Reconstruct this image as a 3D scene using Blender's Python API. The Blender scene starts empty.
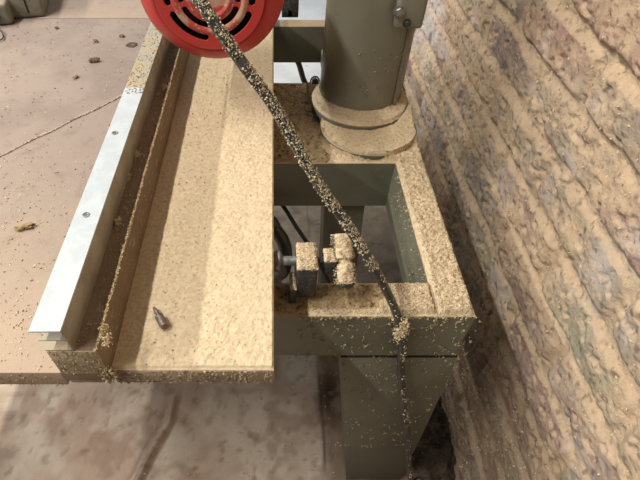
import bpy, bmesh, math, random
import numpy as np
from mathutils import Vector, Matrix

random.seed(7)
RS = np.random.RandomState(11)
TZ = 0.68                      # table top height above the floor; everything below is measured from the table top
scn = bpy.context.scene
COL = scn.collection
R = math.radians

# ------------------------------------------------------------------ camera numbers (used to read places off the photograph)
F, CX, CY, PITCH, CH = 478.0, 273.2, 240.0, R(47.7), 0.40
cs, sn = math.cos(PITCH), math.sin(PITCH)
def P(px, py, t):
    u = (px - CX) / F; v = (py - CY) / F
    return Vector((u * t, (cs - v * sn) * t, CH - (sn + v * cs) * t))
def onz(px, py, z):
    v = (py - CY) / F
    return P(px, py, (CH - z) / (sn + v * cs))
def ony(px, py, y):
    v = (py - CY) / F
    return P(px, py, y / (cs - v * sn))

# ------------------------------------------------------------------ noise
class VN:
    def __init__(s, seed):
        r = np.random.RandomState(seed); s.t = r.rand(256, 256)
    def __call__(s, x, y):
        xi = np.floor(x).astype(int); yi = np.floor(y).astype(int)
        fx = x - xi; fy = y - yi
        fx = fx * fx * (3 - 2 * fx); fy = fy * fy * (3 - 2 * fy)
        a = s.t[xi % 256, yi % 256]; b = s.t[(xi + 1) % 256, yi % 256]
        c = s.t[xi % 256, (yi + 1) % 256]; d = s.t[(xi + 1) % 256, (yi + 1) % 256]
        return (a * (1 - fx) + b * fx) * (1 - fy) + (c * (1 - fx) + d * fx) * fy
def fbm(seed, x, y, octv=4, gain=.5):
    n = VN(seed); s = 0; a = 1; tot = 0
    for k in range(octv):
        s = s + a * n(x * 2 ** k + 17.3 * k, y * 2 ** k + 5.1 * k); tot += a; a *= gain
    return s / tot
def sm(a, b, x):
    t = np.clip((x - a) / (b - a), 0, 1); return t * t * (3 - 2 * t)

# ------------------------------------------------------------------ materials
def mat(name, base, rough=.8, metal=0., second=None, scale=20., lo=.4, hi=.6, third=None, scale3=200., lo3=.55, hi3=.65,
        bump=0., bscale=300., dust=None, dlo=.55, dhi=.9, dnoise=60., attr=None, spec=.5, stretch=None, coat=0.):
    m = bpy.data.materials.new(name); m.use_nodes = True
    N = m.node_tree.nodes; L = m.node_tree.links; N.clear()
    out = N.new('ShaderNodeOutputMaterial'); b = N.new('ShaderNodeBsdfPrincipled')
    L.new(b.outputs[0], out.inputs[0])
    b.inputs['Roughness'].default_value = rough; b.inputs['Metallic'].default_value = metal
    b.inputs['Specular IOR Level'].default_value = spec
    b.inputs['Coat Weight'].default_value = coat
    tc = N.new('ShaderNodeTexCoord')
    src = tc.outputs['Object']
    if stretch:
        mp = N.new('ShaderNodeMapping'); mp.inputs['Scale'].default_value = stretch
        L.new(src, mp.inputs[0]); src = mp.outputs[0]
    def noise(sc, det=5):
        n = N.new('ShaderNodeTexNoise'); n.inputs['Scale'].default_value = sc; n.inputs['Detail'].default_value = det
        n.inputs['Roughness'].default_value = .6
        L.new(src, n.inputs['Vector']); return n.outputs[0]
    def ramp(f, a, z):
        r = N.new('ShaderNodeMapRange'); r.inputs[1].default_value = a; r.inputs[2].default_value = z
        r.interpolation_type = 'SMOOTHSTEP'; L.new(f, r.inputs[0]); return r.outputs[0]
    def mix(f, c1, c2):
        x = N.new('ShaderNodeMix'); x.data_type = 'RGBA'; L.new(f, x.inputs[0])
        for s, c in ((6, c1), (7, c2)):
            if isinstance(c, tuple): x.inputs[s].default_value = (*c, 1)
            else: L.new(c, x.inputs[s])
        return x.outputs[2]
    if attr:
        a = N.new('ShaderNodeAttribute'); a.attribute_name = attr; c = a.outputs['Color']
    else:
        c = base
    if second: c = mix(ramp(noise(scale), lo, hi), c, second)
    if third: c = mix(ramp(noise(scale3, 3), lo3, hi3), c, third)
    if dust:
        g = N.new('ShaderNodeNewGeometry'); sp = N.new('ShaderNodeSeparateXYZ'); L.new(g.outputs['Normal'], sp.inputs[0])
        ad = N.new('ShaderNodeMath'); ad.operation = 'MULTIPLY_ADD'; L.new(noise(dnoise), ad.inputs[0]); ad.inputs[1].default_value = .9
        L.new(sp.outputs[2], ad.inputs[2])
        sb = N.new('ShaderNodeMath'); sb.operation = 'SUBTRACT'; L.new(ad.outputs[0], sb.inputs[0]); sb.inputs[1].default_value = .45
        c = mix(ramp(sb.outputs[0], dlo, dhi), c, dust)
    if isinstance(c, tuple): b.inputs['Base Color'].default_value = (*c, 1)
    else: L.new(c, b.inputs['Base Color'])
    if bump:
        bn = N.new('ShaderNodeBump'); bn.inputs['Strength'].default_value = 1; bn.inputs['Distance'].default_value = bump
        L.new(noise(bscale, 6), bn.inputs['Height']); L.new(bn.outputs[0], b.inputs['Normal'])
    return m

DUST = (.55, .435, .285)
M = {}
M['dust'] = mat('sawdust', DUST, .95, second=(.63, .51, .345), scale=220, third=(.42, .31, .19), scale3=1100, lo3=.6, hi3=.75, bump=.0006, bscale=1500, spec=.1)
M['grime'] = mat('grimy_crumbs', (.30, .265, .17), .9, second=(.42, .35, .22), scale=120, spec=.1)
M['cablecrumb'] = mat('cable_crumbs', (.64, .57, .41), .9, second=(.46, .39, .26), scale=260, spec=.1)
M['edgecrumb'] = mat('edge_crumbs', (.44, .35, .24), .9, second=(.32, .25, .17), scale=120, spec=.1)
M['dustdark'] = mat('sawdust_brown', (.34, .24, .13), .95, second=(.44, .33, .19), scale=90, third=(.14, .09, .05), scale3=150, bump=.0015, bscale=700, spec=.1)
M['chip'] = mat('wood_chips', (.66, .55, .37), .9, second=(.50, .38, .22), scale=90, spec=.1)
M['chipdark'] = mat('dark_chips', (.12, .085, .06), .9, second=(.2, .15, .1), scale=90, spec=.1)
M['board'] = mat('fibreboard', (.27, .215, .185), .85, second=(.32, .255, .215), scale=7, third=(.25, .19, .16), scale3=45, lo3=.5, hi3=.8, bump=.0004, bscale=500, spec=.2)
def film(m, col, y0, y1):
    N = m.node_tree.nodes; L = m.node_tree.links; b = [n for n in N if n.type == 'BSDF_PRINCIPLED'][0]
    src = b.inputs['Base Color'].links[0].from_socket
    tc = N.new('ShaderNodeTexCoord'); sp = N.new('ShaderNodeSeparateXYZ'); L.new(tc.outputs['Object'], sp.inputs[0])
    nz = N.new('ShaderNodeTexNoise'); nz.inputs['Scale'].default_value = 14; nz.inputs['Detail'].default_value = 8; nz.inputs['Roughness'].default_value = .75; L.new(tc.outputs['Object'], nz.inputs['Vector'])
    ma = N.new('ShaderNodeMath'); ma.operation = 'MULTIPLY_ADD'; L.new(nz.outputs[0], ma.inputs[0]); ma.inputs[1].default_value = .45; L.new(sp.outputs[1], ma.inputs[2])
    mr = N.new('ShaderNodeMapRange'); mr.interpolation_type = 'SMOOTHSTEP'; L.new(ma.outputs[0], mr.inputs[0]); mr.inputs[1].default_value = y0; mr.inputs[2].default_value = y1; mr.inputs[3].default_value = .85; mr.inputs[4].default_value = 0
    mx = N.new('ShaderNodeMix'); mx.data_type = 'RGBA'; L.new(mr.outputs[0], mx.inputs[0]); L.new(src, mx.inputs[6]); mx.inputs[7].default_value = (*col, 1)
    L.new(mx.outputs[2], b.inputs['Base Color'])
film(M['board'], (.50, .385, .28), -.20, .22)
M['boardedge'] = mat('fibreboard_edge', (.30, .225, .165), .9, second=(.40, .31, .22), scale=60, third=(.2, .14, .1), scale3=200, bump=.001, bscale=400, spec=.1)
M['timber'] = mat('dusty_timber', (.26, .19, .13), .9, second=(.21, .155, .105), scale=30, third=(.36, .28, .19), scale3=160, lo3=.58, hi3=.7, bump=.0007, bscale=350, stretch=(1, .4, 1), spec=.1)
M['timberend'] = mat('timber_end', (.36, .29, .19), .9, second=(.44, .35, .23), scale=70, third=(.2, .15, .1), scale3=220, bump=.001, bscale=400, spec=.1)
M['alu'] = mat('aluminium', (.47, .51, .53), .7, .1, second=(.42, .46, .48), scale=45, third=(.47, .42, .34), scale3=330, lo3=.62, hi3=.72, bump=.0001, bscale=400)
M['aludust'] = mat('aluminium_dusty', (.33, .31, .25), .8, .05, second=(.38, .31, .20), scale=28, third=(.2, .15, .1), scale3=150, lo3=.62, hi3=.7, bump=.0004, bscale=400)
M['aluside'] = mat('aluminium_grimy', (.36, .33, .27), .6, .3, second=(.30, .26, .2), scale=30, bump=.0001)
M['red'] = mat('red_enamel', (.46, .03, .028), .45, second=(.41, .04, .033), scale=35, third=(.42, .16, .11), scale3=260, lo3=.66, hi3=.76, bump=.0002, bscale=300, dust=None)
M['reddust'] = mat('red_enamel_dusty', (.42, .05, .04), .6, second=(.46, .27, .19), scale=45, lo=.42, hi=.6, third=(.46, .36, .24), scale3=260, lo3=.56, hi3=.7, bump=.0003)
M['black'] = mat('black_inside', (.01, .01, .01), .7)
M['green'] = mat('grey_green_paint', (.128, .128, .092), .5, second=(.148, .148, .106), scale=14, third=(.17, .155, .105), scale3=110, lo3=.6, hi3=.75, bump=.0003, bscale=250,
                 dust=(.36, .27, .16), dlo=.5, dhi=.85)
M['column'] = mat('grey_green_column_paint', (.19, .186, .143), .36, second=(.21, .205, .155), scale=9, third=(.22, .2, .14), scale3=190, lo3=.68, hi3=.75, bump=.00015, bscale=200,
                  dust=(.36, .27, .16), dlo=.5, dhi=.85)
M['steel'] = mat('grey_steel', (.33, .35, .36), .45, .7, second=(.22, .22, .2), scale=80, bump=.0002)
M['darksteel'] = mat('dark_steel', (.035, .04, .042), .5, .3, second=(.06, .06, .055), scale=90, third=(.4, .32, .2), scale3=420, lo3=.62, hi3=.68, bump=.0006, bscale=300)
M['rubber'] = mat('black_rubber', (.024, .026, .028), .33, second=(.05, .047, .04), scale=60, third=(.25, .2, .13), scale3=380, lo3=.64, hi3=.7, bump=.0002)
M['wall'] = mat('dusty_brick', (0, 0, 0), .95, attr='albedo', third=None, bump=.0022, bscale=330, spec=.1)
M['floor'] = mat('stained_concrete', (0, 0, 0), .9, attr='albedo', bump=.0015, bscale=160, spec=.2)
M['white'] = mat('white_paint_board', (.72, .75, .78), .7, second=(.62, .65, .67), scale=6, third=(.3, .28, .25), scale3=22, lo3=.68, hi3=.75)
M['debris'] = mat('dark_debris', (.05, .035, .022), .95, second=(.09, .065, .04), scale=40, third=(.26, .19, .12), scale3=120, lo3=.62, hi3=.7, bump=.003, bscale=200)
M['toolgrey'] = mat('grey_green_tool', (.15, .145, .115), .55, second=(.22, .2, .15), scale=40, dust=(.34, .28, .2), dlo=.6, dhi=1.)

# ------------------------------------------------------------------ object helpers
def link(name, me, m=None, parent=None, smooth=False):
    o = bpy.data.objects.new(name, me); COL.objects.link(o)
    if m: me.materials.append(M[m] if isinstance(m, str) else m)
    if parent: o.parent = parent; o.matrix_parent_inverse = Matrix()
    if smooth:
        for p in me.polygons: p.use_smooth = True
    return o
class PB:
    """collects shapes into one mesh; points are in table coordinates, object origin = parent's origin"""
    def __init__(s): s.bm = bmesh.new()
    def box(s, x0, x1, y0, y1, z0, z1, bev=0., seg=2, rot=None, piv=None):
        r = bmesh.ops.create_cube(s.bm, size=1); vs = r['verts']
        for v in vs: v.co = Vector(((x0 + x1) / 2 + v.co.x * (x1 - x0), (y0 + y1) / 2 + v.co.y * (y1 - y0), (z0 + z1) / 2 + v.co.z * (z1 - z0)))
        es = list({e for v in vs for e in v.link_edges})
        if bev:
            rr = bmesh.ops.bevel(s.bm, geom=es, offset=bev, segments=seg, profile=.5, affect='EDGES'); vs = list({v for f in rr['faces'] for v in f.verts} | {v for v in vs if v.is_valid})
        if rot is not None:
            c = piv or Vector(((x0 + x1) / 2, (y0 + y1) / 2, (z0 + z1) / 2))
            for v in vs: v.co = c + rot @ (v.co - c)
        return s
    def prism(s, pts, axis, a, b, bev=0.):
        """polygon pts in the two other axes, extruded along axis from a to b"""
        def mk(p, w):
            return {'x': Vector((w, p[0], p[1])), 'y': Vector((p[0], w, p[1])), 'z': Vector((p[0], p[1], w))}[axis]
        va = [s.bm.verts.new(mk(p, a)) for p in pts]; vb = [s.bm.verts.new(mk(p, b)) for p in pts]
        n = len(pts); fs = [s.bm.faces.new(va), s.bm.faces.new(vb[::-1])]
        for i in range(n): fs.append(s.bm.faces.new((va[i], vb[i], vb[(i + 1) % n], va[(i + 1) % n])))
        bmesh.ops.recalc_face_normals(s.bm, faces=fs)
        if bev:
            es = list({e for f in fs for e in f.edges}); bmesh.ops.bevel(s.bm, geom=es, offset=bev, segments=2, profile=.5, affect='EDGES')
        return s
    def lathe(s, prof, c, axis=(0, 0, 1), n=48, wob=0.):
        """prof: (radius, height along axis)"""
        ax = Vector(axis).normalized(); t = Vector((1, 0, 0)) if abs(ax.x) < .9 else Vector((0, 1, 0))
        u = ax.cross(t).normalized(); w = ax.cross(u); c = Vector(c); rings = []
        for (r, h) in prof:
            if r < 1e-6: rings.append([s.bm.verts.new(c + ax * h)])
            else: rings.append([s.bm.verts.new(c + ax * h + (u * math.cos(2 * math.pi * k / n) + w * math.sin(2 * math.pi * k / n)) * r * (1 + wob * random.uniform(-1, 1))) for k in range(n)])
        fs = []
        for a, b in zip(rings, rings[1:]):
            for k in range(n):
                k2 = (k + 1) % n
                if len(a) == 1 and len(b) == 1: continue
                if len(a) == 1: fs.append(s.bm.faces.new((a[0], b[k], b[k2])))
                elif len(b) == 1: fs.append(s.bm.faces.new((a[k], b[0], a[k2])))
                else: fs.append(s.bm.faces.new((a[k], b[k], b[k2], a[k2])))
        bmesh.ops.recalc_face_normals(s.bm, faces=fs)
        return s
    def tube(s, pts, r, n=12, cap=True, sub=6):
        pts = [Vector(p) for p in pts]
        if sub > 1 and len(pts) > 2:
            q = []; e = [2 * pts[0] - pts[1]] + pts + [2 * pts[-1] - pts[-2]]
            for i in range(1, len(e) - 2):
                for k in range(sub):
                    t = k / sub; a, b, c, d = e[i - 1:i + 3]
                    q.append(.5 * ((2 * b) + (c - a) * t + (2 * a - 5 * b + 4 * c - d) * t * t + (3 * b - a - 3 * c + d) * t ** 3))
            q.append(pts[-1]); pts = q
        rings = []; ref = Vector((.3, .2, 1)).normalized()
        for i, p in enumerate(pts):
            d = (pts[min(i + 1, len(pts) - 1)] - pts[max(i - 1, 0)]).normalized()
            u = d.cross(ref).normalized(); w = d.cross(u); rr = r(i / (len(pts) - 1)) if callable(r) else r
            rings.append([s.bm.verts.new(p + (u * math.cos(2 * math.pi * k / n) + w * math.sin(2 * math.pi * k / n)) * rr) for k in range(n)])
        fs = []
        for a, b in zip(rings, rings[1:]):
            for k in range(n): fs.append(s.bm.faces.new((a[k], b[k], b[(k + 1) % n], a[(k + 1) % n])))
        if cap: fs.append(s.bm.faces.new(rings[0])); fs.append(s.bm.faces.new(rings[-1][::-1]))
        bmesh.ops.recalc_face_normals(s.bm, faces=fs); s.path = pts
        return s
    def build(s, name, m, parent=None, smooth=None):
        me = bpy.data.meshes.new(name)
        off_ = Vector((0, 0, 0)); q_ = parent
        while q_: off_ = off_ + q_.location; q_ = q_.parent
        if parent:
            for v in s.bm.verts: v.co -= off_
        s.bm.to_mesh(me); s.bm.free()
        if smooth is not None: me.shade_smooth(); me.set_sharp_from_angle(angle=R(smooth))
        return link(name, me, m, parent)
def empty(name, loc, label, cat, group=None):
    o = bpy.data.objects.new(name, None); COL.objects.link(o); o.location = loc; o.empty_display_size = .05
    o['label'] = label; o['category'] = cat
    if group: o['group'] = group
    return o
def tag(o, label=None, cat=None, group=None, kind=None):
    for k, v in (('label', label), ('category', cat), ('group', group), ('kind', kind)):
        if v: o[k] = v
    return o
def recentre(o):
    me = o.data; n = len(me.vertices); a = np.empty(n * 3, 'f'); me.vertices.foreach_get('co', a); a = a.reshape(-1, 3)
    c = Vector(((a[:, 0].min() + a[:, 0].max()) / 2, (a[:, 1].min() + a[:, 1].max()) / 2, a[:, 2].min()))
    a -= np.array(c, 'f'); me.vertices.foreach_set('co', a.ravel()); o.location = c; return o
def mesh_np(name, V, Fc, m, parent=None, smooth=False, colors=None):
    me = bpy.data.meshes.new(name)
    if parent is not None: V = V - np.array(parent.location)
    me.from_pydata(V.tolist(), [], Fc.tolist() if hasattr(Fc, 'tolist') else Fc); me.update()
    if colors is not None:
        at = me.color_attributes.new('albedo', 'FLOAT_COLOR', 'POINT')
        at.data.foreach_set('color', np.concatenate([colors, np.ones((len(colors), 1))], 1).astype('f').ravel())
    return link(name, me, m, parent, smooth)
def gridfaces(nx, ny, keep=None):
    i, j = np.meshgrid(np.arange(nx - 1), np.arange(ny - 1), indexing='ij')
    a = (i * ny + j); f = np.stack([a, a + ny, a + ny + 1, a + 1], -1)
    return f[keep] if keep is not None else f.reshape(-1, 4)

# chips: little flat flakes & crumbs as raw arrays
def flakes(pts, size=(.0006, .0018), flat=.5, nrm=None):
    n = len(pts); pts = np.asarray(pts)
    a = RS.normal(size=(n, 3)); a[:, 2] *= flat; a /= np.linalg.norm(a, axis=1)[:, None]
    b = np.cross(a, RS.normal(size=(n, 3))); b /= np.linalg.norm(b, axis=1)[:, None]
    c = np.cross(a, b)
    s = RS.uniform(size[0], size[1], n)[:, None]; e = s * RS.uniform(.35, .9, n)[:, None]; h = s * RS.uniform(.2, .5, n)[:, None]
    V = np.stack([pts - a * s - b * e, pts + a * s - b * e * .6, pts + a * s * .8 + b * e, pts - a * s * .7 + b * e * .8, pts + c * h, ], 1).reshape(-1, 3)
    k = (np.arange(n) * 5)[:, None]
    Fc = np.concatenate([k + np.array([[0, 1, 4]]), k + np.array([[1, 2, 4]]), k + np.array([[2, 3, 4]]), k + np.array([[3, 0, 4]])])
    return V, Fc
def merge(parts):
    Vs, Fs, o = [], [], 0
    for V, Fc in parts:
        Vs.append(V); Fs += (np.asarray(Fc) + o).tolist(); o += len(V)
    return np.concatenate(Vs), Fs
def heap(name, x0, x1, y0, y1, zbase, hfun, step, m, nch, csize, label=None, cat=None, parent=None, z_chip=.0003):
    """a layer of sawdust: bumpy top surface, closed down onto what it lies on, with loose flakes on it"""
    xs = np.arange(x0, x1 + step / 2, step); ys = np.arange(y0, y1 + step / 2, step)
    X, Y = np.meshgrid(xs, ys, indexing='ij'); H = hfun(X, Y)
    Z = zbase + np.maximum(H, -.0008)
    V = np.stack([X, Y, Z], -1).reshape(-1, 3)
    hm = np.maximum(np.maximum(H[:-1, :-1], H[1:, :-1]), np.maximum(H[:-1, 1:], H[1:, 1:]))
    Fc = gridfaces(len(xs), len(ys), hm > 0)
    cx = RS.uniform(x0, x1, nch); cy = RS.uniform(y0, y1, nch); ch = hfun(cx, cy); k = ch > .0004
    pts = np.stack([cx[k], cy[k], zbase + ch[k] + z_chip], 1)
    V, Fc = merge([(V, Fc), flakes(pts, csize)])
    used = np.zeros(len(V), bool)
    for f in Fc: used[f] = True
    idx = np.cumsum(used) - 1; V = V[used]; Fc = [[int(idx[q]) for q in f] for f in Fc]
    o = mesh_np(name, V, Fc, m, parent)
    o['kind'] = 'stuff'
    if label: tag(o, label, cat)
    return o

# ================================================================== SETTING
# ---- brick wall on the right, x = .40
WX = .40
ys = np.concatenate([np.arange(-.6, -.2, .02), np.arange(-.2, 1.7, .0026), np.arange(1.7, 3.6, .02)])
zs = np.concatenate([np.arange(-.70, .30, .0024), np.arange(.3, 1.35, .02)])
Y, Z = np.meshgrid(ys, zs, indexing='ij')
wy = Y + .014 * (fbm(1, Y * 9, Z * 9, 3) - .5); wz = Z + .012 * (fbm(2, Y * 6, Z * 8, 3) - .5) + .004 * (fbm(31, Y * 30, Z * 30, 2) - .5)
CO, BL = .076, .228
row = np.floor((wz + .02) / CO); off = (row % 2) * .5 * BL + VN(3)(row * 3.1, row * 0) * .04
colm = np.floor((wy + off) / BL)
fz = (wz + .02) / CO - row; fy = (wy + off) / BL - colm
dz = np.minimum(fz, 1 - fz) * CO; dy = np.minimum(fy, 1 - fy) * BL
edge = .5 * (dz + dy) - .5 * np.sqrt((dz - dy) ** 2 + .00008)
edge = edge + .004 * (fbm(4, Y * 45, Z * 45, 3) - .5)
brick = sm(.001, .013, edge)
rid = (row.astype(int) * 31 + colm.astype(int) * 17) % 256
rnd = np.random.RandomState(5).rand(256, 4)
proud = rnd[rid, 0]; tilt = rnd[rid, 1] - .5
chipn = fbm(6, Y * 20, Z * 24, 4)
H = brick * (.0035 + .0065 * proud + .008 * tilt * (fy - .5) + .005 * (rnd[rid, 3] - .3) * (fz - .5)) + .008 * (chipn - .5) + .006 * (fbm(7, Y * 8, Z * 8, 3) - .5) \
    + .0030 * (fbm(8, Y * 120, Z * 150, 4, .7) - .5) - .004 * sm(.60, .74, fbm(9, Y * 60, Z * 70, 3)) + .0015 * sm(.58, .76, fbm(34, Y * 32, Z * 40, 3))
# dust sits on upward ledges
dHz = np.gradient(H, zs, axis=1)
upw = np.clip(-dHz * 1.0, -1, 1.2)
cover = fbm(10, Y * 9, Z * 13, 5, .6) * 1.05 + upw * .34 + .20 * (1 - brick) + .085
cover = cover - .16 * sm(.9, 1.3, Y) + .10 * sm(-.3, .15, Z) + .25 * (VN(12)(Y * 70, Z * 70) - .5)
dm = .96 * sm(.25, .98, cover)
H = H + dm * .0015
pal = np.array([[.30, .21, .19], [.29, .25, .205], [.29, .27, .205], [.26, .20, .19], [.33, .205, .175], [.33, .285, .225]])
bc = pal[(rnd[rid, 2] * 6).astype(int)]
mort = np.array([.34, .30, .24])
alb = bc * brick[..., None] + mort * (1 - brick[..., None])
pale = sm(.56, .72, fbm(13, Y * 14, Z * 14, 4))
far = sm(.85, 1.15, Y)
pw = np.clip(pale * .45 + far * .85 * sm(.4, .6, fbm(15, Y * 18, Z * 18, 3)), 0, 1)
alb = alb * (1 - pw[..., None]) + np.array([.60, .56, .54]) * pw[..., None]
dcol = np.array([.51, .375, .25]) * (1 + .22 * (fbm(14, Y * 30, Z * 30, 3) - .5))[..., None]
alb = alb * (1 - dm[..., None]) + dcol * dm[..., None]
alb = alb * (1 - .5 * sm(.62, .78, fbm(16, Y * 130, Z * 190, 3)))[..., None] * (.86 + .28 * fbm(33, Y * 200, Z * 260, 2))[..., None]
low = sm(-.22, -.5, Z)  # lower wall colour darkened to deepen the shade beside the frame
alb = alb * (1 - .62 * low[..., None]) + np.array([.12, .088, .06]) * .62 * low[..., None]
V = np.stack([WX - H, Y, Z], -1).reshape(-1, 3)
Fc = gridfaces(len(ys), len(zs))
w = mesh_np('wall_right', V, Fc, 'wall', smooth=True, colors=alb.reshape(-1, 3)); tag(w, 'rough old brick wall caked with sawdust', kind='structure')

# loose crust of crumbs clinging to the bricks
n = 34000; iy = RS.randint(30, len(ys) - 30, n); iz = RS.randint(0, len(zs) - 60, n)
kk = (ys[iy] > .1) & (ys[iy] < 1.6) & (dm[iy, iz] + .35 * upw[iy, iz] > RS.rand(n) * .9 + .25)
iy, iz = iy[kk], iz[kk]
pw_ = np.stack([WX - H[iy, iz] - .0004, ys[iy] + RS.uniform(-.001, .001, len(iy)), zs[iz] + RS.uniform(-.001, .001, len(iy))], 1)
V, Fc = flakes(pw_, (.0006, .0021), 1.); o = mesh_np('clinging_sawdust', V, Fc, 'dust', w); o['kind'] = 'stuff'

# ---- floor, z = -.65
xs = np.concatenate([np.arange(-2.2, -.6, .05), np.arange(-.6, .43, .004)])
ys = np.concatenate([np.arange(-.9, 0, .05), np.arange(0, 1.3, .004), np.arange(1.3, 4.2, .03)])
X, Y = np.meshgrid(xs, ys, indexing='ij')
gp = [onz(172, 392, -.65), onz(167, 418, -.65), onz(150, 445, -.65), onz(133, 478, -.65), onz(120, 500, -.65)]
rd = np.full(X.shape, 9.)
for a, b in zip(gp, gp[1:]):
    ax, ay, bx, by = a.x, a.y, b.x, b.y; L2 = (bx - ax) ** 2 + (by - ay) ** 2
    t = np.clip(((X - ax) * (bx - ax) + (Y - ay) * (by - ay)) / L2, 0, 1)
    rd = np.minimum(rd, np.hypot(X - ax - t * (bx - ax), Y - ay - t * (by - ay)))
rd = rd + .006 * (fbm(20, X * 40, Y * 40, 3) - .5)
sx = onz(322, 400, -.65).x
slab = sm(sx + .004, sx - .004, X + .008 * (fbm(21, X * 30, Y * 30, 2) - .5)) * sm(onz(300, 462, -.65).y - .01, onz(300, 462, -.65).y + .01, Y + .02 * (fbm(22, X * 12, Y * 12, 3) - .5) + .05 * sm(.0, -.4, X))
H = .009 * slab + .015 * np.exp(-(rd / .008) ** 2) - .006 * np.exp(-((rd - .013) / .006) ** 2) + .008 * (fbm(23, X * 16, Y * 16, 4) - .5) + .003 * (fbm(24, X * 90, Y * 90, 3) - .5)
pitn = fbm(25, X * 55, Y * 55, 3); pit = .5 * sm(.66, .78, pitn)
H = H - .004 * pit + .02 * sm(.36, .40, X)
n1 = fbm(26, X * 9, Y * 9, 4)[..., None]; n2 = fbm(27, X * 28, Y * 28, 4)[..., None]
alb = np.array([.43, .32, .25]) * (1 - sm(.35, .65, n1)) + np.array([.58, .49, .40]) * sm(.35, .65, n1)
alb = alb * (1 - .5 * sm(.5, .7, n2)) + np.array([.27, .185, .135]) * .5 * sm(.5, .7, n2)
alb = alb * (1 - .6 * pit[..., None]) + np.array([.07, .05, .035]) * .6 * pit[..., None]
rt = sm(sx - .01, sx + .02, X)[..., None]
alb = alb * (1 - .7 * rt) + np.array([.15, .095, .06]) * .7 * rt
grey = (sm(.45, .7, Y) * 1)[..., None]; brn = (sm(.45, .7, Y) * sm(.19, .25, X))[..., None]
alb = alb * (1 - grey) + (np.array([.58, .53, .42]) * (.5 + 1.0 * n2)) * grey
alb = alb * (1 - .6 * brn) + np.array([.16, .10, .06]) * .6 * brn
stain = np.exp(-(((X - onz(330, 385, -.65).x) / .035) ** 2 + ((Y - onz(330, 385, -.65).y) / .06) ** 2)) * sm(.4, .6, n2[..., 0])
alb = alb * (1 - .85 * stain[..., None]) + np.array([.03, .022, .016]) * .85 * stain[..., None]
V = np.stack([X, Y, -.65 + H - .040], -1).reshape(-1, 3)
fl = mesh_np('floor', V, gridfaces(len(xs), len(ys)), 'floor', smooth=True, colors=alb.reshape(-1, 3)); tag(fl, 'stained concrete floor under the saw', kind='structure')

# ================================================================== THE SAW
saw = empty('radial_arm_saw', (.151, .70, -.68), 'grey-green radial arm saw with round column, open cast frame and red motor', 'saw')
TOPF = -.07
# frame: ring of bars around a rectangular opening
fx = [-.70, -.64, .19, .235]; fyv = [.307, .356, .588, .83]
bm = bmesh.new(); vd = {}
def gv(x, y, z):
    k = (round(x, 5), round(y, 5), round(z, 5))
    if k not in vd: vd[k] = bm.verts.new(k)
    return vd[k]
cells = [(i, j) for i in range(3) for j in range(3) if (i, j) != (1, 1)]
def side(i, j, d):
    x0, x1, y0, y1 = fx[i], fx[i + 1], fyv[j], fyv[j + 1]
    return {'w': ((x0, y1), (x0, y0)), 'e': ((x1, y0), (x1, y1)), 's': ((x0, y0), (x1, y0)), 'n': ((x1, y1), (x0, y1))}[d]
z0, z1 = -.160, TOPF
for (i, j) in cells:
    x0, x1, y0, y1 = fx[i], fx[i + 1], fyv[j], fyv[j + 1]
    bm.faces.new([gv(x0, y0, z1), gv(x1, y0, z1), gv(x1, y1, z1), gv(x0, y1, z1)])
    bm.faces.new([gv(x0, y0, z0), gv(x0, y1, z0), gv(x1, y1, z0), gv(x1, y0, z0)])
    for d, (a, b) in (('w', (-1, 0)), ('e', (1, 0)), ('s', (0, -1)), ('n', (0, 1))):
        if (i + a, j + b) not in cells:
            p, q = side(i, j, d); bm.faces.new([gv(*p, z0), gv(*q, z0), gv(*q, z1), gv(*p, z1)])
es = [e for e in bm.edges if len(e.link_faces) == 2 and e.calc_face_angle(0) > 1]
bmesh.ops.bevel(bm, geom=es, offset=.003, segments=3, profile=.5, affect='EDGES')
for v in bm.verts: v.co -= saw.location
me = bpy.data.meshes.new('frame'); bm.to_mesh(me); bm.free(); me.shade_smooth(); me.set_sharp_from_angle(angle=R(40))
link('frame', me, 'green', saw)
# rear rail behind the column and its two links
pb = PB(); pb.box(-.70, .235, .965, .998, -.10, -.022, .003); pb.box(.10, .15, .82, .975, -.10, -.07, .003); pb.box(-.70, -.65, .82, .975, -.10, -.03, .003)
pb.build('rear_rail', 'green', saw, 40)
# legs with their wide top plates
def leg(y0, y1, sx_=1, xo=0, gus=True):
    pb = PB(); a = lambda x: xo + sx_ * x
    z = -.163
    if gus: pts = [(a(.0875), z), (a(.240), z), (a(.243), z - .03), (a(.258), -.45), (a(.268), -.692), (a(.155), -.692), (a(.118), z - .23)]
    else: pts = [(a(.088), z), (a(.158), z), (a(.182), -.692), (a(.112), -.692)]
    pb.prism(pts, 'y', y0, y0 + .006, .001)
    q = [(a(.0875), z), (a(.0935), z), (a(.161), -.692), (a(.155), -.692)] if gus else [(a(.088), z), (a(.094), z), (a(.118), -.692), (a(.112), -.692)]
    pb.prism(q, 'y', y0 + .005, y1)
    pb.build('leg', 'green', saw, 40)
leg(.306, .352); leg(.600, .66, gus=False); leg(.306, .352, -1, -.53, gus=False); leg(.600, .66, -1, -.53, gus=False)
# joint line between frame and leg plate
PB().box(.088, .240, .3057, .309, -.1637, -.1629).build('joint_seam', 'black', saw)

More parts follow.
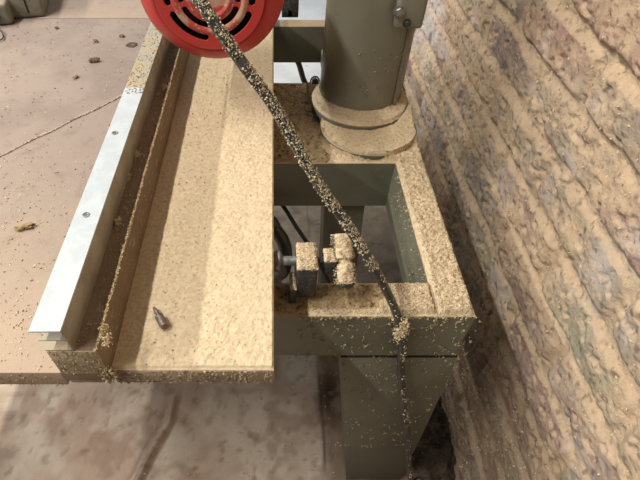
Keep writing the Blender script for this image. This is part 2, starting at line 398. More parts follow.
# column, flange
CXc, CYc = .151, .753
pb = PB(); pb.lathe([(0, -.068), (.078, -.068), (.079, -.066), (.079, -.0585), (.076, -.0560), (0, -.056)], (CXc + .006, .671, 0), n=96)
pb.lathe([(0, -.068), (.081, -.068), (.082, -.060), (.082, -.0475), (.079, -.0450), (.06, -.044)], (CXc - .002, .7345, 0), n=96)
pb.build('column_flange', 'green', saw, 35)
pb = PB(); pb.lathe([(0, -.05), (.070, -.05), (.070, .80), (.066, .805), (0, .805)], (CXc, CYc, 0), n=128)
pb.build('column', 'column', saw, 35)
pb = PB(); pb.box(CXc + .046, CXc + .053, CYc - .0545, CYc - .030, -.045, .79, .0015); pb.build('column_key', 'column', saw, 35)
# clamp ear at the top right with its two bolts
e0 = ony(407, 30, .676)
pb = PB(); pb.box(.170, .2115, .676, .728, e0.z, e0.z + .10, .006, 3)
ear = pb.build('column_clamp', 'column', saw, 35)
def bolt(c, r, ax=(0, -1, 0), nm='bolt', m='steel', par=None):
    pb = PB(); pb.lathe([(r * 1.35, 0), (r * 1.35, r * .18), (r * .98, r * .22)], c, ax, 24)
    pb.lathe([(r, r * .2), (r, r * .8), (r * .85, r * .95), (0, r * .95)], c, ax, 6)
    return pb.build(nm, m, par, 30)
bolt(ony(399, 11, .676), .0062, nm='clamp_bolt', par=ear); bolt(ony(407, 23, .676), .0045, nm='clamp_bolt', m='darksteel', par=ear)
# small lever and bolt at the left foot of the column
pb = PB(); pb.tube([P(309, 84, .88), P(311, 98, .865), P(315, 110, .845), P(319, 118, .825)], .0052, 10); lev = pb.build('locking_lever', 'dustdark', saw, 60)
bolt(P(320, 117, .815), .009, (0, -.3, 1), 'flange_bolt', 'darksteel', saw)
bolt(P(315, 81, .90), .007, (0, -1, .3), 'flange_bolt', 'darksteel', saw)

# arm and yoke above the picture carry the motor
pb = PB(); pb.box(-.85, .24, .705, .80, .80, .93, .015, 3); arm = pb.build('overarm', 'column', saw, 40)
# motor: axis along y
MX, MZ = -.0735, .183
motor = PB(); motor.lathe([(0, .0), (.074, .0), (.079, .006), (.079, .19), (.07, .20), (0, .20)], (MX, .645, MZ), (0, 1, 0), 72)
for k in range(26):
    a = 2 * math.pi * k / 26
    rot = Matrix.Rotation(a, 3, 'Y'); motor.box(MX - .0015, MX + .0015, .66, .82, MZ + .077, MZ + .083, 0, 1, rot, Vector((MX, .74, MZ)))
motor.box(MX - .03, MX + .03, .70, .79, MZ + .06, .80, .006)
mo = motor.build('motor', 'column', saw, 35)
cap = PB(); cap.lathe([(.0640, .5785), (.070, .5795), (.0815, .5925), (.0870, .599), (.0885, .606), (.0885, .648), (.082, .652), (.078, .652)], (MX, 0, MZ), (0, 1, 0), 96)
# slotted face
nr, nt = 61, 720
rr = np.linspace(.0, .0641, nr); tt = np.linspace(0, 2 * math.pi, nt + 1)
bmv = cap.bm; verts = {}
def relief(r):
    return .0020 * math.exp(-((r - .0412) / .0022) ** 2) + .0020 * math.exp(-((r - .0235) / .002) ** 2)
spans = [(6, 69), (77, 140), (148, 176)]
def inslot(r, a):
    a = abs((math.degrees(a) + 180) % 360 - 180)       # from straight down
    for (rc, hw) in ((.0490, .0042), (.0335, .0040)):
        for s0, s1 in spans:
            if s0 <= a <= s1:
                e = min(a - s0, s1 - a) * math.pi / 180 * rc
                h = hw if e > hw else math.sqrt(max(0, hw * hw - (hw - e) ** 2))
                if abs(r - rc) < h: return True
    return False
def vv(i, j):
    j %= nt; k = (i, j if i else 0)
    if k not in verts:
        r = rr[i]; a = tt[j]
        verts[k] = bmv.verts.new((MX + r * math.sin(a), .5785 - relief(r), MZ - r * math.cos(a)))
    return verts[k]
ffs = []
for i in range(nr - 1):
    for j in range(nt):
        if inslot((rr[i] + rr[i + 1]) / 2, (tt[j] + tt[j + 1]) / 2): continue
        q = [vv(i, j), vv(i, j + 1), vv(i + 1, j + 1), vv(i + 1, j)]
        if i == 0: q = [q[0], q[2], q[3]]
        ffs.append(bmv.faces.new(q))
ec = cap.build('motor_end_cap', 'red', mo if False else saw, 40)
sol = ec.modifiers.new('thick', 'SOLIDIFY'); sol.thickness = .0025; sol.offset = -1
ec.data.materials.append(M['reddust'])
for p in ec.data.polygons:
    c = p.center; r = math.hypot(c.x + saw.location.x - MX, c.z + saw.location.z - MZ)
    if .0378 < r < .0446 or r < .029: p.material_index = 1
PB().lathe([(0, 0), (.068, 0), (.068, .008), (0, .008)], (MX, .600, MZ), (0, 1, 0), 64).build('dark_disc', 'black', saw, 35)  # plain black disc behind the slots, stands in for the unlit inside

# small cast lugs seen between motor and column, fixed to the rail
pb = PB(); q = P(290, 10, 1.0); pb.box(q.x - .017, q.x + .018, q.y, q.y + .03, q.z - .016, q.z + .03, .002)
pb.box(q.x - .005, q.x + .005, q.y - .0, q.y + .02, -.03, q.z, .001)
pb.build('rail_bracket', 'darksteel', saw, 40)

# ================================================================== TABLE
TY = .2017
TK = -.024
pb = PB(); pb.box(-.75, -.192, TY, .950, TK, 0, .0012)
front_board = pb.build('table_board', 'board', None, 40)
front_board.data.materials.append(M['boardedge'])
recentre(front_board); tag(front_board, 'wide pinkish-brown work board left of the fence, with a saw kerf across it', 'board')
pb = PB(); pb.box(-.75, -.149, .9545, 1.30, TK, -.001, .0012)
b2 = recentre(pb.build('table_board', 'board', None, 40)); tag(b2, 'pinkish-brown work board behind the seam at the top edge', 'board')
pb = PB(); pb.box(-.1469, .0008, TY + .002, 1.02, TK, -.001, .0015)
b3 = pb.build('table_board', 'boardedge', None, 40)
recentre(b3); tag(b3, 'narrow work board right of the fence, thickly covered in pale sawdust', 'board')
# supports under the boards: cleats from the frame top to the board underside
for xx in (-.60, -.03):
    pb = PB(); pb.box(xx - .02, xx + .02, .312, .99, TOPF, TK - .0005, .002); pb.build('table_cleat', 'green', saw, 40)

# front edges crusted with dust
def crust(parent, x0, x1, n, y=TY, z0=TK, z1=0):
    pts = np.stack([RS.uniform(x0, x1, n), np.full(n, y - .0003), z1 - (z1 - z0) * RS.power(1.3, n)], 1)
    V, Fc = flakes(pts, (.0004, .0016), 1.); o = mesh_np('edge_crumbs', V, Fc, 'edgecrumb', parent); o['kind'] = 'stuff'; return o
for bd, a, b_, n in ((front_board, -.40, -.193, 260), (b3, -.145, -.001, 700)):
    crust(bd, a, b_, n, TY if bd is front_board else TY + .002)

# kerf filled with dust (0,157) -> (118,98)
ka, kb = onz(-30, 171, 0), onz(121, 97, 0)
nseg = 160; pts = []
for k in range(2200):
    t = random.random(); p = ka.lerp(kb, t); w_ = random.gauss(0, .0009)
    pts.append((p.x + w_, p.y + w_ * 2 + .0015 * math.sin(t * 21), .0007 + abs(random.gauss(0, .0004))))
V, Fc = flakes(np.array(pts), (.0006, .0012), .15); kf = mesh_np('kerf_dust', V, Fc, mat('kerf_fill', (.66, .57, .46), .9), front_board); kf['kind'] = 'stuff'

# sawdust sheet on the narrow board
def hs(X, Y):
    h = .0022 + .0022 * (fbm(40, X * 60, Y * 60, 3) - .5) + .0014 * (fbm(41, X * 330, Y * 330, 3) - .5)
    h = h + .0012 * sm(-.095, -.06, X) * 1
    e = np.minimum(X + .1485, .0008 - X); h = h * sm(0, .001, e + .0004 * (fbm(42, X * 200, Y * 200, 2) - .5)) * sm(0, .004, Y - TY - .003)
    thin = sm(.60, .95, Y); return h * (1 - .5 * thin)
heap('sawdust_layer', -.1468, .0006, TY + .003, .99, -.0007, hs, .0016, 'dust', 4200, (.0003, .0009), 'pale even layer of sawdust on the narrow board right of the fence', 'sawdust')
# scattered crumbs on the wide board, denser toward the front left
def scatter(n, fn, size, m, name, label, flat=.4, z=.0003):
    pts = []
    while len(pts) < n:
        p = fn()
        if p is not None: pts.append((p[0], p[1], p[2] if len(p) > 2 else z))
    V, Fc = flakes(np.array(pts), size, flat); o = mesh_np(name, V, Fc, m); tag(o, label, 'sawdust', kind='stuff'); return o
dens = VN(50)
def fl1():
    x = random.uniform(-.62, -.193); y = random.uniform(.204, .94)
    w_ = .15 + .85 * max(0, 1 - (y - .2) / .35)
    if random.random() < w_ * (.35 + .9 * float(dens(np.array(x * 30), np.array(y * 30)))): return (x, y)
scatter(3600, fl1, (.0005, .0016), 'chip', 'sawdust_crumbs', 'pale loose sawdust crumbs scattered on the wide board left of the fence')
def fl2():
    x = random.uniform(-.55, -.193); y = random.uniform(.25, .94); return (x, y)
scatter(150, fl2, (.0006, .002), 'chipdark', 'dark_specks', 'dark specks of grit scattered on the wide board left of the fence')
for k, (px, py, n, sg) in enumerate(((128, 24, 40, .008), (140, 30, 30, .008), (95, 42, 26, .007), (100, 105, 14, .004), (55, 190, 22, .009), (38, 186, 22, .008))):
    pass

def fl4():
    return (random.uniform(-.122, -.002), random.uniform(.21, .95), .0022 + random.random() * .0008)
scatter(330, fl4, (.0004, .0015), 'grime', 'dark_specks', 'darker crumbs scattered in the sawdust on the narrow board right of the fence')
scatter(900, fl4, (.0004, .0014), 'chip', 'sawdust_crumbs', 'coarse pale crumbs on the sawdust of the narrow board right of the fence')
# driver bit lying in the dust
a = onz(154, 308, .0055); c_ = onz(165, 327, .0055)
dv = (c_ - a); ln = dv.length
bit = PB(); bit.lathe([(0, 0), (.0012, .0004), (.0026, ln * .26), (.0020, ln * .36), (.0020, ln * .42), (.0042, ln * .48), (.0046, ln * .9), (.0040, ln), (0, ln)], a - Vector((0, 0, 0)), dv, 12)
bo = recentre(bit.build('driver_bit', mat('rusty_bit', (.13, .10, .09), .5, .4, second=(.24, .19, .16), scale=200), None, 30)); bo.location.z = .0022
tag(bo, 'small dark metal driver bit lying in the sawdust right of the fence', 'bit')
# lumps of debris
def lump(name, px, py, z, sx_, sy_, sz_, rot, label, m='chipdark', seed=1):
    bm = bmesh.new(); bmesh.ops.create_icosphere(bm, subdivisions=3, radius=1); rg = random.Random(seed)
    ph = [rg.uniform(0, 6) for _ in range(6)]
    for v in bm.verts:
        d = 1 + .3 * math.sin(v.co.x * 4 + ph[0]) * math.sin(v.co.y * 5 + ph[1]) + .2 * math.sin(v.co.x * 9 + ph[2] + v.co.z * 7) + rg.uniform(-.12, .12)
        v.co = Vector((v.co.x * sx_ * d, v.co.y * sy_ * d, v.co.z * sz_ * d))
    me = bpy.data.meshes.new(name); bm.to_mesh(me); bm.free(); o = link(name, me, m); p = onz(px, py, z)
    mz = min(v.co.z for v in me.vertices)
    o.location = (p.x, p.y, z - mz - sz_ * .15); o.rotation_euler = (0, 0, rot); tag(o, label, 'debris'); return o
lump('sawdust_clump', 25, 229, 0, .0105, .0035, .0025, R(20), 'brown twig-shaped clump of sawdust at left edge of the wide board', 'dustdark', 3)
lump('wood_fragment', 95, 62, 0, .0085, .0040, .0035, R(10), 'small dark wood fragment alone on the far half of the wide board', 'chipdark', 5)
lump('wood_fragment', 76, 78, 0, .0045, .0030, .002, R(70), 'tiny pale wood fragment left below the dark one on the wide board', 'dustdark', 6)
lump('wood_fragment', 96, 42, 0, .006, .0032, .002, R(-40), 'thin dark wood fragment above the larger one, far on the wide board', 'chipdark', 8)
lump('wood_fragment', 122, 37, 0, .005, .0030, .002, R(0), 'small brown fragment left of the motor, nearest the fence hole', 'chipdark', 9)
lump('wood_fragment', 57, 29, 0, .0035, .0025, .002, R(0), 'dark crumb beside the grey tool shadow on the wide board', 'chipdark', 12)
lump('wood_fragment', 1.5 + 95, 60, 0, .0001, .0001, .0001, 0, 'x') if False else None
# bored hole beside the fence (a dark cup let into the board, kept shallow)
q = onz(134, 45, 0)
ho = PB(); ho.lathe([(0, .0004), (.0075, .0006), (.0085, .0012), (.0105, .0002)], (q.x - .004, q.y, 0), (0, 0, 1), 28, .08); hh = ho.build('bored_hole', 'debris', front_board, 40)

# ================================================================== FENCE
fence = empty('saw_fence', (-.17, .58, 0), 'timber fence with a bright aluminium channel along its top', 'fence')
FY0, FY1 = TY - .002, .93
pb = PB(); pb.box(-.190, -.147, FY0, FY1, -.012, .043, .0015)
pb.build('timber', 'timber', fence, 40)
PB().box(-.1895, -.1475, FY0 - .0006, FY0 + .003, .003, .0425, .001).build('timber_end', 'timberend', fence, 40)
pb = PB(); pb.box(-.190, -.150, FY0 + .004, FY1, -.024, -.0125, .001); pb.build('fence_tongue', 'boardedge', fence, 40)
XL, XR = -.190, -.1658
# channel section: clean front length and dusty far length
def chan(y0, y1, nm, mtop):
    pb = PB(); pb.box(XL - .001, XR, y0, y1, .0750, .0768, .0003, 1); o = pb.build(nm, mtop, fence, 40); return o
chan(FY0 - .002, .5600, 'channel_top', 'alu'); chan(.5600, FY1, 'channel_top', 'aludust')
pb = PB(); pb.box(XR - .0018, XR, FY0, FY1, .0434, .0749, .0003, 1);
pb.build('channel_web', 'aluside', fence, 40)
pb = PB(); pb.box(XL, XR - .0019, FY0, FY1, .0590, .0603, .0002, 1); pb.build('channel_flange', 'aludust', fence, 40)
pb = PB(); pb.box(XL, XR - .0019, FY0, FY1, .0434, .0446, .0002, 1); pb.build('channel_flange', 'aludust', fence, 40)
for (px, py) in ((115, 133), (86, 215)):
    q = onz(px, py, .0768)
    s_ = PB(); s_.lathe([(.0034, .0001), (.0036, .0006), (.0026, .0007), (.0022, .0002), (0, .0002)], (q.x, q.y, .0768), (0, 0, 1), 20); sc = s_.build('screw_hole', 'steel', fence, 30)
    d_ = PB(); d_.lathe([(0, .0003), (.0019, .0003), (.0020, .0000)], (q.x - .0008, q.y + .0002, .0768), (0, 0, 1), 16); d_.build('hole', 'chipdark', sc)
# dust ridge along the right top edge, plus crust on the end grain
def rp(n):
    y = RS.uniform(FY0, FY1, n); x = -.1484 + RS.normal(0, .0006, n); am = fbm(61, y * 40, y * 0, 3)
    return np.stack([x, y, .0436 + RS.rand(n) * .002 * am], 1)
pr = [flakes(rp(4500), (.0004, .0012))]
for (px, py) in ((164, 88), (137, 155), (128, 178), (118, 222), (104, 330), (107, 340)):
    q = onz(px, py, .0445); n = 130
    pr.append(flakes(np.array([q.x, q.y, .046]) + RS.normal(size=(n, 3)) * np.array([.0016, .003, .0014]), (.0005, .0014)))
V, Fc = merge(pr); o = mesh_np('ridge_dust', V, Fc, 'chip', fence); o['kind'] = 'stuff'
n = 420; pts = np.stack([RS.uniform(-.189, -.148, n), np.full(n, FY0 - .001), RS.uniform(.004, .043, n)], 1)
n2_ = 260; pts2 = np.array([-.148, FY0 - .001, .004]) + RS.normal(size=(n2_, 3)) * np.array([.004, .002, .005])
n3 = 900; pts3 = np.stack([RS.uniform(-.165, -.149, n3), RS.uniform(FY0, FY1, n3), .0434 + RS.rand(n3) * .0006], 1)
n4 = 500; pts4 = np.stack([np.full(n4, -.1466), RS.uniform(FY0, FY1, n4), RS.uniform(.002, .04, n4)], 1)
V, Fc = merge([flakes(pts[:150], (.0004, .0014), 1.), flakes(pts2, (.0006, .002), 1.), flakes(pts3, (.0005, .0013)), flakes(pts4, (.0004, .001), 1.)])
o = mesh_np('fence_crumbs', V, Fc, 'edgecrumb', fence); o['kind'] = 'stuff'
# dusty far part of the aluminium
def fp(n): return np.stack([RS.uniform(XL, XR, n), .545 + (RS.rand(n) ** 1.3) * .35, .0768 + RS.rand(n) * .0006], 1)
V, Fc = flakes(fp(520), (.0005, .0014)); o = mesh_np('channel_crumbs', V, Fc, 'dustdark', fence); o['kind'] = 'stuff'

# ================================================================== SAWDUST ON THE FRAME
def edge_rect(X, Y, x0, x1, y0, y1, r=.006, sd=70, wob=.003):
    e = np.minimum(np.minimum(X - x0, x1 - X), np.minimum(Y - y0, y1 - Y)) + wob * (fbm(sd, X * 150, Y * 150, 3) - .5)
    return sm(0, r, e)
def hr(X, Y):
    m_ = edge_rect(X, Y, .1905, .2345, .3075, .83, .005, 71)
    return m_ * (.0065 + .0070 * (fbm(72, X * 50, Y * 50, 3) - .4) + .0044 * (fbm(73, X * 210, Y * 210, 3) - .5)) - .0005
heap('sawdust_pile', .1905, .2345, .3075, .83, TOPF, hr, .0013, 'dust', 12000, (.0004, .0013), 'thick pale sawdust heaped along the right-hand bar of the frame', 'sawdust', z_chip=.0005)
def hf_(dark):  # darker brown layer on the left, pale layer over the right
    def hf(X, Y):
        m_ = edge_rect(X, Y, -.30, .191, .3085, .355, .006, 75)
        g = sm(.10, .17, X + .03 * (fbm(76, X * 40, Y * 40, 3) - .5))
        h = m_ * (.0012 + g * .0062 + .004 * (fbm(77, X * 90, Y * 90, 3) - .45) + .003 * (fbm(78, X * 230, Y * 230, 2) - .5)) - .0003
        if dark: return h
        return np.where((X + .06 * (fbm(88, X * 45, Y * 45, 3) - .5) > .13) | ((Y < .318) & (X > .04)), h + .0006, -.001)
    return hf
heap('sawdust_pile', -.03, .191, .308, .355, TOPF, hf_(True), .0013, 'dustdark', 3000, (.0004, .0013), 'darker brown sawdust on the front bar of the frame below the clamp', 'sawdust')
heap('sawdust_pile', .03, .191, .308, .355, TOPF, hf_(False), .0013, 'dust', 5000, (.0004, .0013), 'pale sawdust on the front bar of the frame either side of the power cable', 'sawdust')
def hb_(dark):  # brown layer underneath, pale one only toward the right
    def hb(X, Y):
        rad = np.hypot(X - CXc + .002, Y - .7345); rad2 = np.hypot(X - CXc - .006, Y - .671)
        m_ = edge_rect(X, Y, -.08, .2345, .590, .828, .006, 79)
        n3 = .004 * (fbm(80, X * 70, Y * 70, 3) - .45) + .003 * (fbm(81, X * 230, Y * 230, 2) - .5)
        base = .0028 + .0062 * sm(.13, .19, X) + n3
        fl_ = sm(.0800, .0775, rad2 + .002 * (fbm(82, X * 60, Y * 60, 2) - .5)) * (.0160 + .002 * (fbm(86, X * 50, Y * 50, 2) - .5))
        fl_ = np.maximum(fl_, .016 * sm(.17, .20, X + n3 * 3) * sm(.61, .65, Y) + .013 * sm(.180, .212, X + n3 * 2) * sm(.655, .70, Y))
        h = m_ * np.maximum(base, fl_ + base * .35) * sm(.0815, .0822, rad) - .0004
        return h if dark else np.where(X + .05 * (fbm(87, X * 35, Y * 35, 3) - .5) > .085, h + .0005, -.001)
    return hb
heap('sawdust_pile', -.05, .234, .590, .828, TOPF, hb_(True), .0015, 'dustdark', 5000, (.0004, .0014), 'darker brown sawdust on the rear of the frame below the locking lever', 'sawdust')
heap('sawdust_pile', .03, .234, .590, .828, TOPF, hb_(False), .0015, 'dust', 6000, (.0004, .0013), 'pale sawdust banked up in front and right of the column foot', 'sawdust')
def hc(X, Y):
    rad = np.hypot(X - CXc, Y - CYc); an = X - CXc
    rad1 = np.hypot(X - CXc + .002, Y - .7345); m_ = sm(.0822, .078, rad1 + .002 * (fbm(83, X * 160, Y * 160, 2) - .5)) * sm(.0695, .0700, rad)
    lf = sm(.06, .13, X)
    return m_ * (.0030 + .003 * lf + .003 * (fbm(84, X * 90, Y * 90, 3) - .45) + .0015 * (fbm(85, X * 300, Y * 300, 2) - .5) + .004 * sm(.085, .070, rad)) - .0004
heap('sawdust_ring', CXc - .105, CXc + .105, CYc - .105, CYc + .03, -.0452, hc, .0015, 'dust', 3000, (.0004, .0013), 'ring of sawdust lying on the round flange at the column foot', 'sawdust')

# crumbs clinging to the vertical faces of the frame and the leg
pts = []
for k in range(520):
    x = random.uniform(.03, .25); z = -.071 - random.random() ** 1.5 * .42
    cl = random.choice((1, 1, 1, 5, 9))
    for _ in range(cl): pts.append((x + random.gauss(0, .0016), .3060 - random.random() * .001 if z > -.16 else .3052, z + random.gauss(0, .0022)))
for k in range(260):   # fringe along the top front edge
    pts.append((random.uniform(.03, .236), .3065 + random.gauss(0, .0007), -.0705 + random.gauss(0, .0012)))
for k in range(230):
    pts.append((.1895, random.uniform(.36, .585), -.072 - random.random() ** 2.2 * .06))
for k in range(160): pts.append((.2355, random.uniform(.31, .8), -.072 - random.random() ** 2 * .04))
for k in range(70):
    a_ = random.gauss(-1.15, .45); z = random.uniform(-.02, .07)
    for _ in range(random.choice((1, 1, 3, 6))): pts.append((CXc + .0705 * math.cos(a_) + random.gauss(0, .001), CYc + .0705 * math.sin(a_), z + random.gauss(0, .0015)))
pts = [p for p in pts if not (p[2] < -.16 and p[1] > .30 and p[1] < .31 and not (.09 + (-.163 - p[2]) * .12 < p[0] < .245 + (-.163 - p[2]) * .05))]
V, Fc = flakes(np.array(pts), (.0005, .0019), 1.); o = mesh_np('clinging_crumbs', V, Fc, 'grime', saw); o['kind'] = 'stuff'

# ================================================================== CLAMP SCREW
clamp = empty('clamp_screw', (.04, .345, -.035), 'dark clamp screw with square block and stubby cross handle, dusted with sawdust', 'clamp')
AY, AZ = .350, -.020
def cyl(x0, x1, r, m, nm, n=24, par=clamp):
    pb = PB(); pb.lathe([(0, x0), (r, x0), (r, x1), (0, x1)], (0, AY, AZ), (1, 0, 0), n); return pb.build(nm, m, par, 35)
pb = PB(); pb.lathe([(0, .0005), (.0105, .0005), (.0125, .004), (.0125, .007), (.009, .010), (.006, .011)], (0, AY, AZ), (1, 0, 0), 28); pb.build('pressure_pad', 'steel', clamp, 35)
cyl(.009, .030, .0058, 'steel', 'shaft'); 
pb = PB(); pb.box(.026, .0495, .327, .369, -.060, -.0085, .003, 3); blk = pb.build('clamp_block', 'darksteel', clamp, 40)
pb = PB(); pb.box(.019, .0275, .324, .350, -.068, -.040, .002); pb.build('block_foot', 'darksteel', clamp, 40)
cyl(.050, .058, .0042, 'darksteel', 'thread')
pb = PB(); pb.box(.057, .071, .339, .361, -.033, -.0095, .003, 3); pb.build('hub', 'darksteel', clamp, 40)
pb = PB(); ax = Vector((-.06, .8, .6)).normalized(); c0 = Vector((.0800, .350, -.0205))
pb.lathe([(0, -.031), (.008, -.031), (.0115, -.027), (.0120, -.006), (.0085, -.002), (.0085, .001), (.0120, .005), (.0120, .024), (.009, .029), (0, .030)], c0, ax, 24); pb.build('cross_handle', 'darksteel', clamp, 40)
def hblk(x0, x1, y0, y1, r):
    return lambda X, Y: edge_rect(X, Y, x0, x1, y0, y1, r, 90, .002) * (.003 + .003 * (fbm(91, X * 120, Y * 120, 3) - .4)) - .0003
pr = []
for (x0, x1, y0, y1, z, n) in ((.026, .0495, .328, .368, -.009, 900), (.057, .071, .340, .360, -.010, 350), (.0190, .0272, .324, .350, -.0405, 260)):
    xs_ = np.arange(x0, x1, .001); ys_ = np.arange(y0, y1, .001); X, Y = np.meshgrid(xs_, ys_, indexing='ij'); hfn = hblk(x0, x1, y0, y1, .004)
    pr.append((np.stack([X, Y, z + hfn(X, Y)], -1).reshape(-1, 3), gridfaces(len(xs_), len(ys_))))
    cx = RS.uniform(x0, x1, n); cy = RS.uniform(y0, y1, n); pr.append(flakes(np.stack([cx, cy, z + hfn(cx, cy) + .0003], 1), (.0004, .0011)))
# dust on handle: upper side shell
ux = Vector((1, 0, 0)); up = ax.cross(ux).normalized(); up = -up if up.z < 0 else up; sd_ = ax.cross(up)
hp = []
nh, na = 60, 30; hh_ = np.linspace(-.027, .0300, nh); aa_ = np.linspace(-1.0, 1.0, na); sh = []
nn = fbm(93, *(np.meshgrid(hh_ * 260, aa_ * 3, indexing='ij')), 3)
for i_ in range(nh):
    for j_ in range(na):
        e_ = min(1, (1.0 - abs(aa_[j_])) / .35) * min(1, (hh_[i_] + .027) / .004); neck = -.0028 if -.003 < hh_[i_] < .002 else 0
        r_ = .0118 + neck + (.0030 * nn[i_, j_] + .0006) * e_ - .0012 * (1 - e_)
        sh.append(tuple(c0 + ax * hh_[i_] + (up * math.cos(aa_[j_]) + sd_ * math.sin(aa_[j_])) * r_))
pr.append((np.array(sh), gridfaces(nh, na)))
for _ in range(2600):
    h_ = random.uniform(-.026, .030); a_ = random.gauss(0, .5)
    r_ = .0128 + random.random() * .0012
    if -.003 < h_ < .002: r_ -= .003
    hp.append(c0 + ax * h_ + (up * math.cos(a_) + sd_ * math.sin(a_)) * r_)
for _ in range(350):
    a_ = random.uniform(0, 6.28); hp.append(c0 + ax * .0305 + (up * math.cos(a_) + sd_ * math.sin(a_)) * .0115 * math.sqrt(random.random()))
pr.append(flakes(np.array([tuple(q) for q in hp]), (.0004, .0011), 1.))
V, Fc = merge(pr); o = mesh_np('sawdust_cap', V, Fc, 'dust', clamp); o['kind'] = 'stuff'

# ================================================================== CABLES
pth = [Vector((-.10, .70, .81)), Vector((-.10, .62, .60)), Vector((-.088, .47, .40)), P(186, -30, .375), P(203, 5, .37), P(240, 60, .385), P(276, 110, .405), P(319, 185, .44), P(345, 222, .462), P(374, 268, .495),
       P(391, 300, .533), P(399, 322, .556), P(402, 345, .580), P(401, 370, .628), P(404, 405, .695), P(408, 440, .775), P(411, 480, .87), Vector((.275, .262, -.55)), Vector((.30, .22, -.677)), Vector((.24, .10, -.681))]
pb = PB(); pb.tube(pth, .0050, 14, sub=8); path = pb.path
cab = empty('power_cable', tuple(P(240, 60, .385)), 'thick black power cable hanging in front of the motor and down the frame', 'cable')
pb.build('cable_sheath', 'rubber', cab, 60)
cp = []
for i in range(len(path) - 1):
    a_, b_ = path[i], path[i + 1]; d = (b_ - a_); L_ = d.length; d.normalize()
    u = d.cross(Vector((0, -.3, 1))).normalized(); topv = u.cross(d).normalized()
    if topv.z < 0: topv = -topv
    if a_.z > .45 or a_.z < -.62: continue
    yv = a_.y
    if a_.z > .02: k = 7500
    elif a_.z > -.06: k = 1800
    else: k = 900
    for _ in range(int(L_ * k)):
        an = random.gauss(.25, .75 if a_.z > .02 else .5); p = a_.lerp(b_, random.random())
        nz = float(fbm(95, np.array(p.y * 90.), np.array(p.z * 90.), 2))
        if random.random() > (min(1, max(0, (nz - .2) * 4)) if a_.z > .04 else min(1, max(0, (nz - .45) * 5))): continue
        cp.append(tuple(p + (topv * math.cos(an) + u * math.sin(an)) * (.0052 + random.random() * .0006)))
V, Fc = flakes(np.array(cp), (.0004, .0013), 1.)
cc = np.array([tuple(P(402, 331, .558))]) + RS.normal(size=(1000, 3)) * np.array([.0030, .0022, .0085])
cc2 = np.array([tuple(P(397, 318, .553))]) + RS.normal(size=(150, 3)) * np.array([.0028, .0018, .005])
V2, F2 = merge([flakes(cc, (.0006, .0017), 1.), flakes(cc2, (.0006, .0017), 1.)])
o = mesh_np('sawdust_clump', V2, F2, 'dust', cab); o['kind'] = 'stuff'
o = mesh_np('clinging_sawdust', V, Fc, 'cablecrumb', cab); o['kind'] = 'stuff'
pb = PB(); pb.tube([Vector((-.02, .62, -.165)), P(268, 190, .84), P(283, 206, .84), P(297, 228, .83), P(312, 250, .83), P(325, 275, .86), P(335, 300, .95), Vector((.14, .70, -.682))], .0038, 10)
o = recentre(pb.build('thin_cable', 'rubber', None, 60)); tag(o, 'thin black cable slanting below the clamp under the table', 'cable')
pb = PB(); pb.tube([Vector((.035, 1.01, -.09)), P(298, 62, 1.10), P(303, 78, 1.12), P(309, 95, 1.15), Vector((.165, 1.0, -.45)), Vector((.17, .95, -.677))], .0065, 10)
o = recentre(pb.build('thin_cable', 'rubber', None, 60)); tag(o, 'black cable crossing the white board seen left of the column foot', 'cable')
pb = PB(); pb.tube([Vector((-.12, .75, -.677)), Vector((-.10, .66, -.4)), P(262, 222, .80), P(277, 232, .78), P(285, 248, .78), P(284, 270, .80), P(274, 285, .90), Vector((-.01, .66, -.677))], .011, 14)
o = recentre(pb.build('dust_hose', 'rubber', None, 60)); tag(o, 'fat black hose curving under the table edge behind the clamp', 'hose')

# ================================================================== FAR THINGS
# painted board lying on the floor beyond the saw
pb = PB(); pb.box(-.35, .34, 1.60, 3.0, -.676, -.658, .002); o = recentre(pb.build('painted_board', 'white', None, 40)); tag(o, 'white painted sheet of board lying on the floor behind the column', 'board')
# grey tool standing at the far left corner of the table
tool = empty('bench_vice', (-.50, .99, -.001), 'small grey-green metal vice at the far left of the table', 'vice')
q = onz(46, 19, 0); bx = q.x; by = q.y + .012
rz = Matrix.Rotation(R(12), 3, 'Z')
pb = PB(); pb.box(bx - .10, bx - .004, by + .0, by + .11, .0003, .075, .004, 3, rz, Vector((bx, by, 0))); body = pb.build('vice_body', 'toolgrey', tool, 40)
pb = PB(); pb.box(bx - .034, bx - .031, by - .0012, by + .004, .01, .072, 0, 1, rz, Vector((bx, by, 0))); pb.build('jaw_gap', 'black', tool)
pb = PB(); pb.box(bx - .125, bx - .06, by - .028, by + .02, .0003, .04, .007, 3, rz, Vector((bx, by, 0))); pb.build('front_jaw', 'toolgrey', tool, 40)
bolt(rz @ Vector((-.085, -.029, .02)) + Vector((bx, by, 0)), .006, (0, -1, 0), 'jaw_bolt', 'darksteel', tool)
pb = PB(); pb.lathe([(0, 0), (.012, 0), (.014, .004), (.014, .05), (.010, .056), (0, .056)], (bx - .118, by - .018, .016), (-.3, -1, .15), 18); pb.build('screw_knob', 'black', tool, 40)
pb = PB(); pb.tube([P(-12, 20, .93), onz(0, 30, .006), onz(3, 35, .003), onz(2, 39, .003), onz(-6, 42, .003)], .0012, 8); o = recentre(pb.build('wire', 'rubber', None, 60)); tag(o, 'thin black wire curling on the table below the grey vice', 'wire')

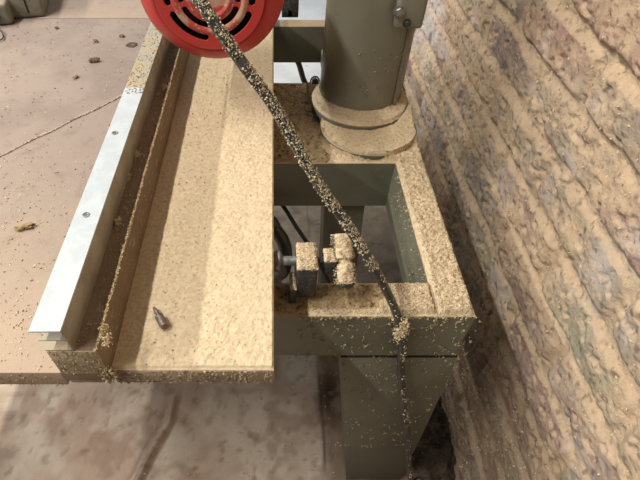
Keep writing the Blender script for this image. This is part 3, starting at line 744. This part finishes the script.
# dark debris where wall and floor meet by the front leg
def hd(X, Y):
    r_ = np.hypot((X - .345) / .075, (Y - .42) / .22)
    return (sm(1, .2, r_) * .03 + .016 * (fbm(97, X * 50, Y * 50, 4) - .5) - .004) * 1
heap('floor_debris', .275, .40, .20, .66, -.682, hd, .003, 'debris', 900, (.0015, .004), 'dark rubbish and shavings piled on the floor between the front leg and the wall', 'debris')
def hd2(X, Y):
    r_ = np.hypot((X - .14) / .10, (Y - .62) / .13); return sm(1, .3, r_) * .02 + .012 * (fbm(98, X * 40, Y * 40, 4) - .55)
def fl3():
    p = (random.uniform(-.3, .39), random.uniform(.12, 1.0)); return (p[0], p[1], -.684 + random.random() * .012)
scatter(1100, fl3, (.001, .0035), 'chip', 'floor_crumbs', 'loose crumbs of sawdust scattered on the concrete floor below the saw')

# ================================================================== shift so the floor is at zero
for o in list(COL.objects):
    if o.parent is None: o.location.z += TZ

# ================================================================== LIGHT
def lamp(kind, name, loc, energy, color, size, aim=None):
    l = bpy.data.lights.new(name, kind); l.energy = energy; l.color = color
    if kind == 'AREA': l.shape = 'RECTANGLE'; l.size, l.size_y = size
    else: l.shadow_soft_size = size
    o = bpy.data.objects.new(name, l); COL.objects.link(o); o.location = (loc[0], loc[1], loc[2] + TZ)
    if aim: o.rotation_euler = (Vector(aim) - Vector(loc)).to_track_quat('-Z', 'Y').to_euler()
    return o
lamp('AREA', 'fluorescent_tube', (-1.17, .32, 2.0), 78, (1, .965, .89), (2.2, .045), (.1, .32, 0))
lamp('AREA', 'fluorescent_tube', (-2.0, .40, 1.50), 64, (1, .96, .89), (2.2, .05), (.1, .40, 0))
lamp('AREA', 'rear_window', (-.4, 4.0, 1.5), 26, (.80, .90, 1), (1.0, .8), (.2, 1.9, -.6))
wd = bpy.data.worlds.new('world'); scn.world = wd; wd.use_nodes = True
wd.node_tree.nodes['Background'].inputs[0].default_value = (1, .95, .90, 1); wd.node_tree.nodes['Background'].inputs[1].default_value = .13

cam = bpy.data.cameras.new('camera'); co = bpy.data.objects.new('camera', cam); COL.objects.link(co); scn.camera = co
cam.sensor_width = 36; cam.lens = F / 640 * 36; cam.shift_x = (320 - CX) / 640; cam.clip_start = .01
co.location = (0, 0, CH + TZ); co.rotation_euler = (R(90) - PITCH, 0, 0)
scn.view_settings.view_transform = 'Standard'; scn.view_settings.look = 'None'; scn.view_settings.gamma = 1; scn.view_settings.use_curve_mapping = False
scn.view_settings.exposure = -0.07
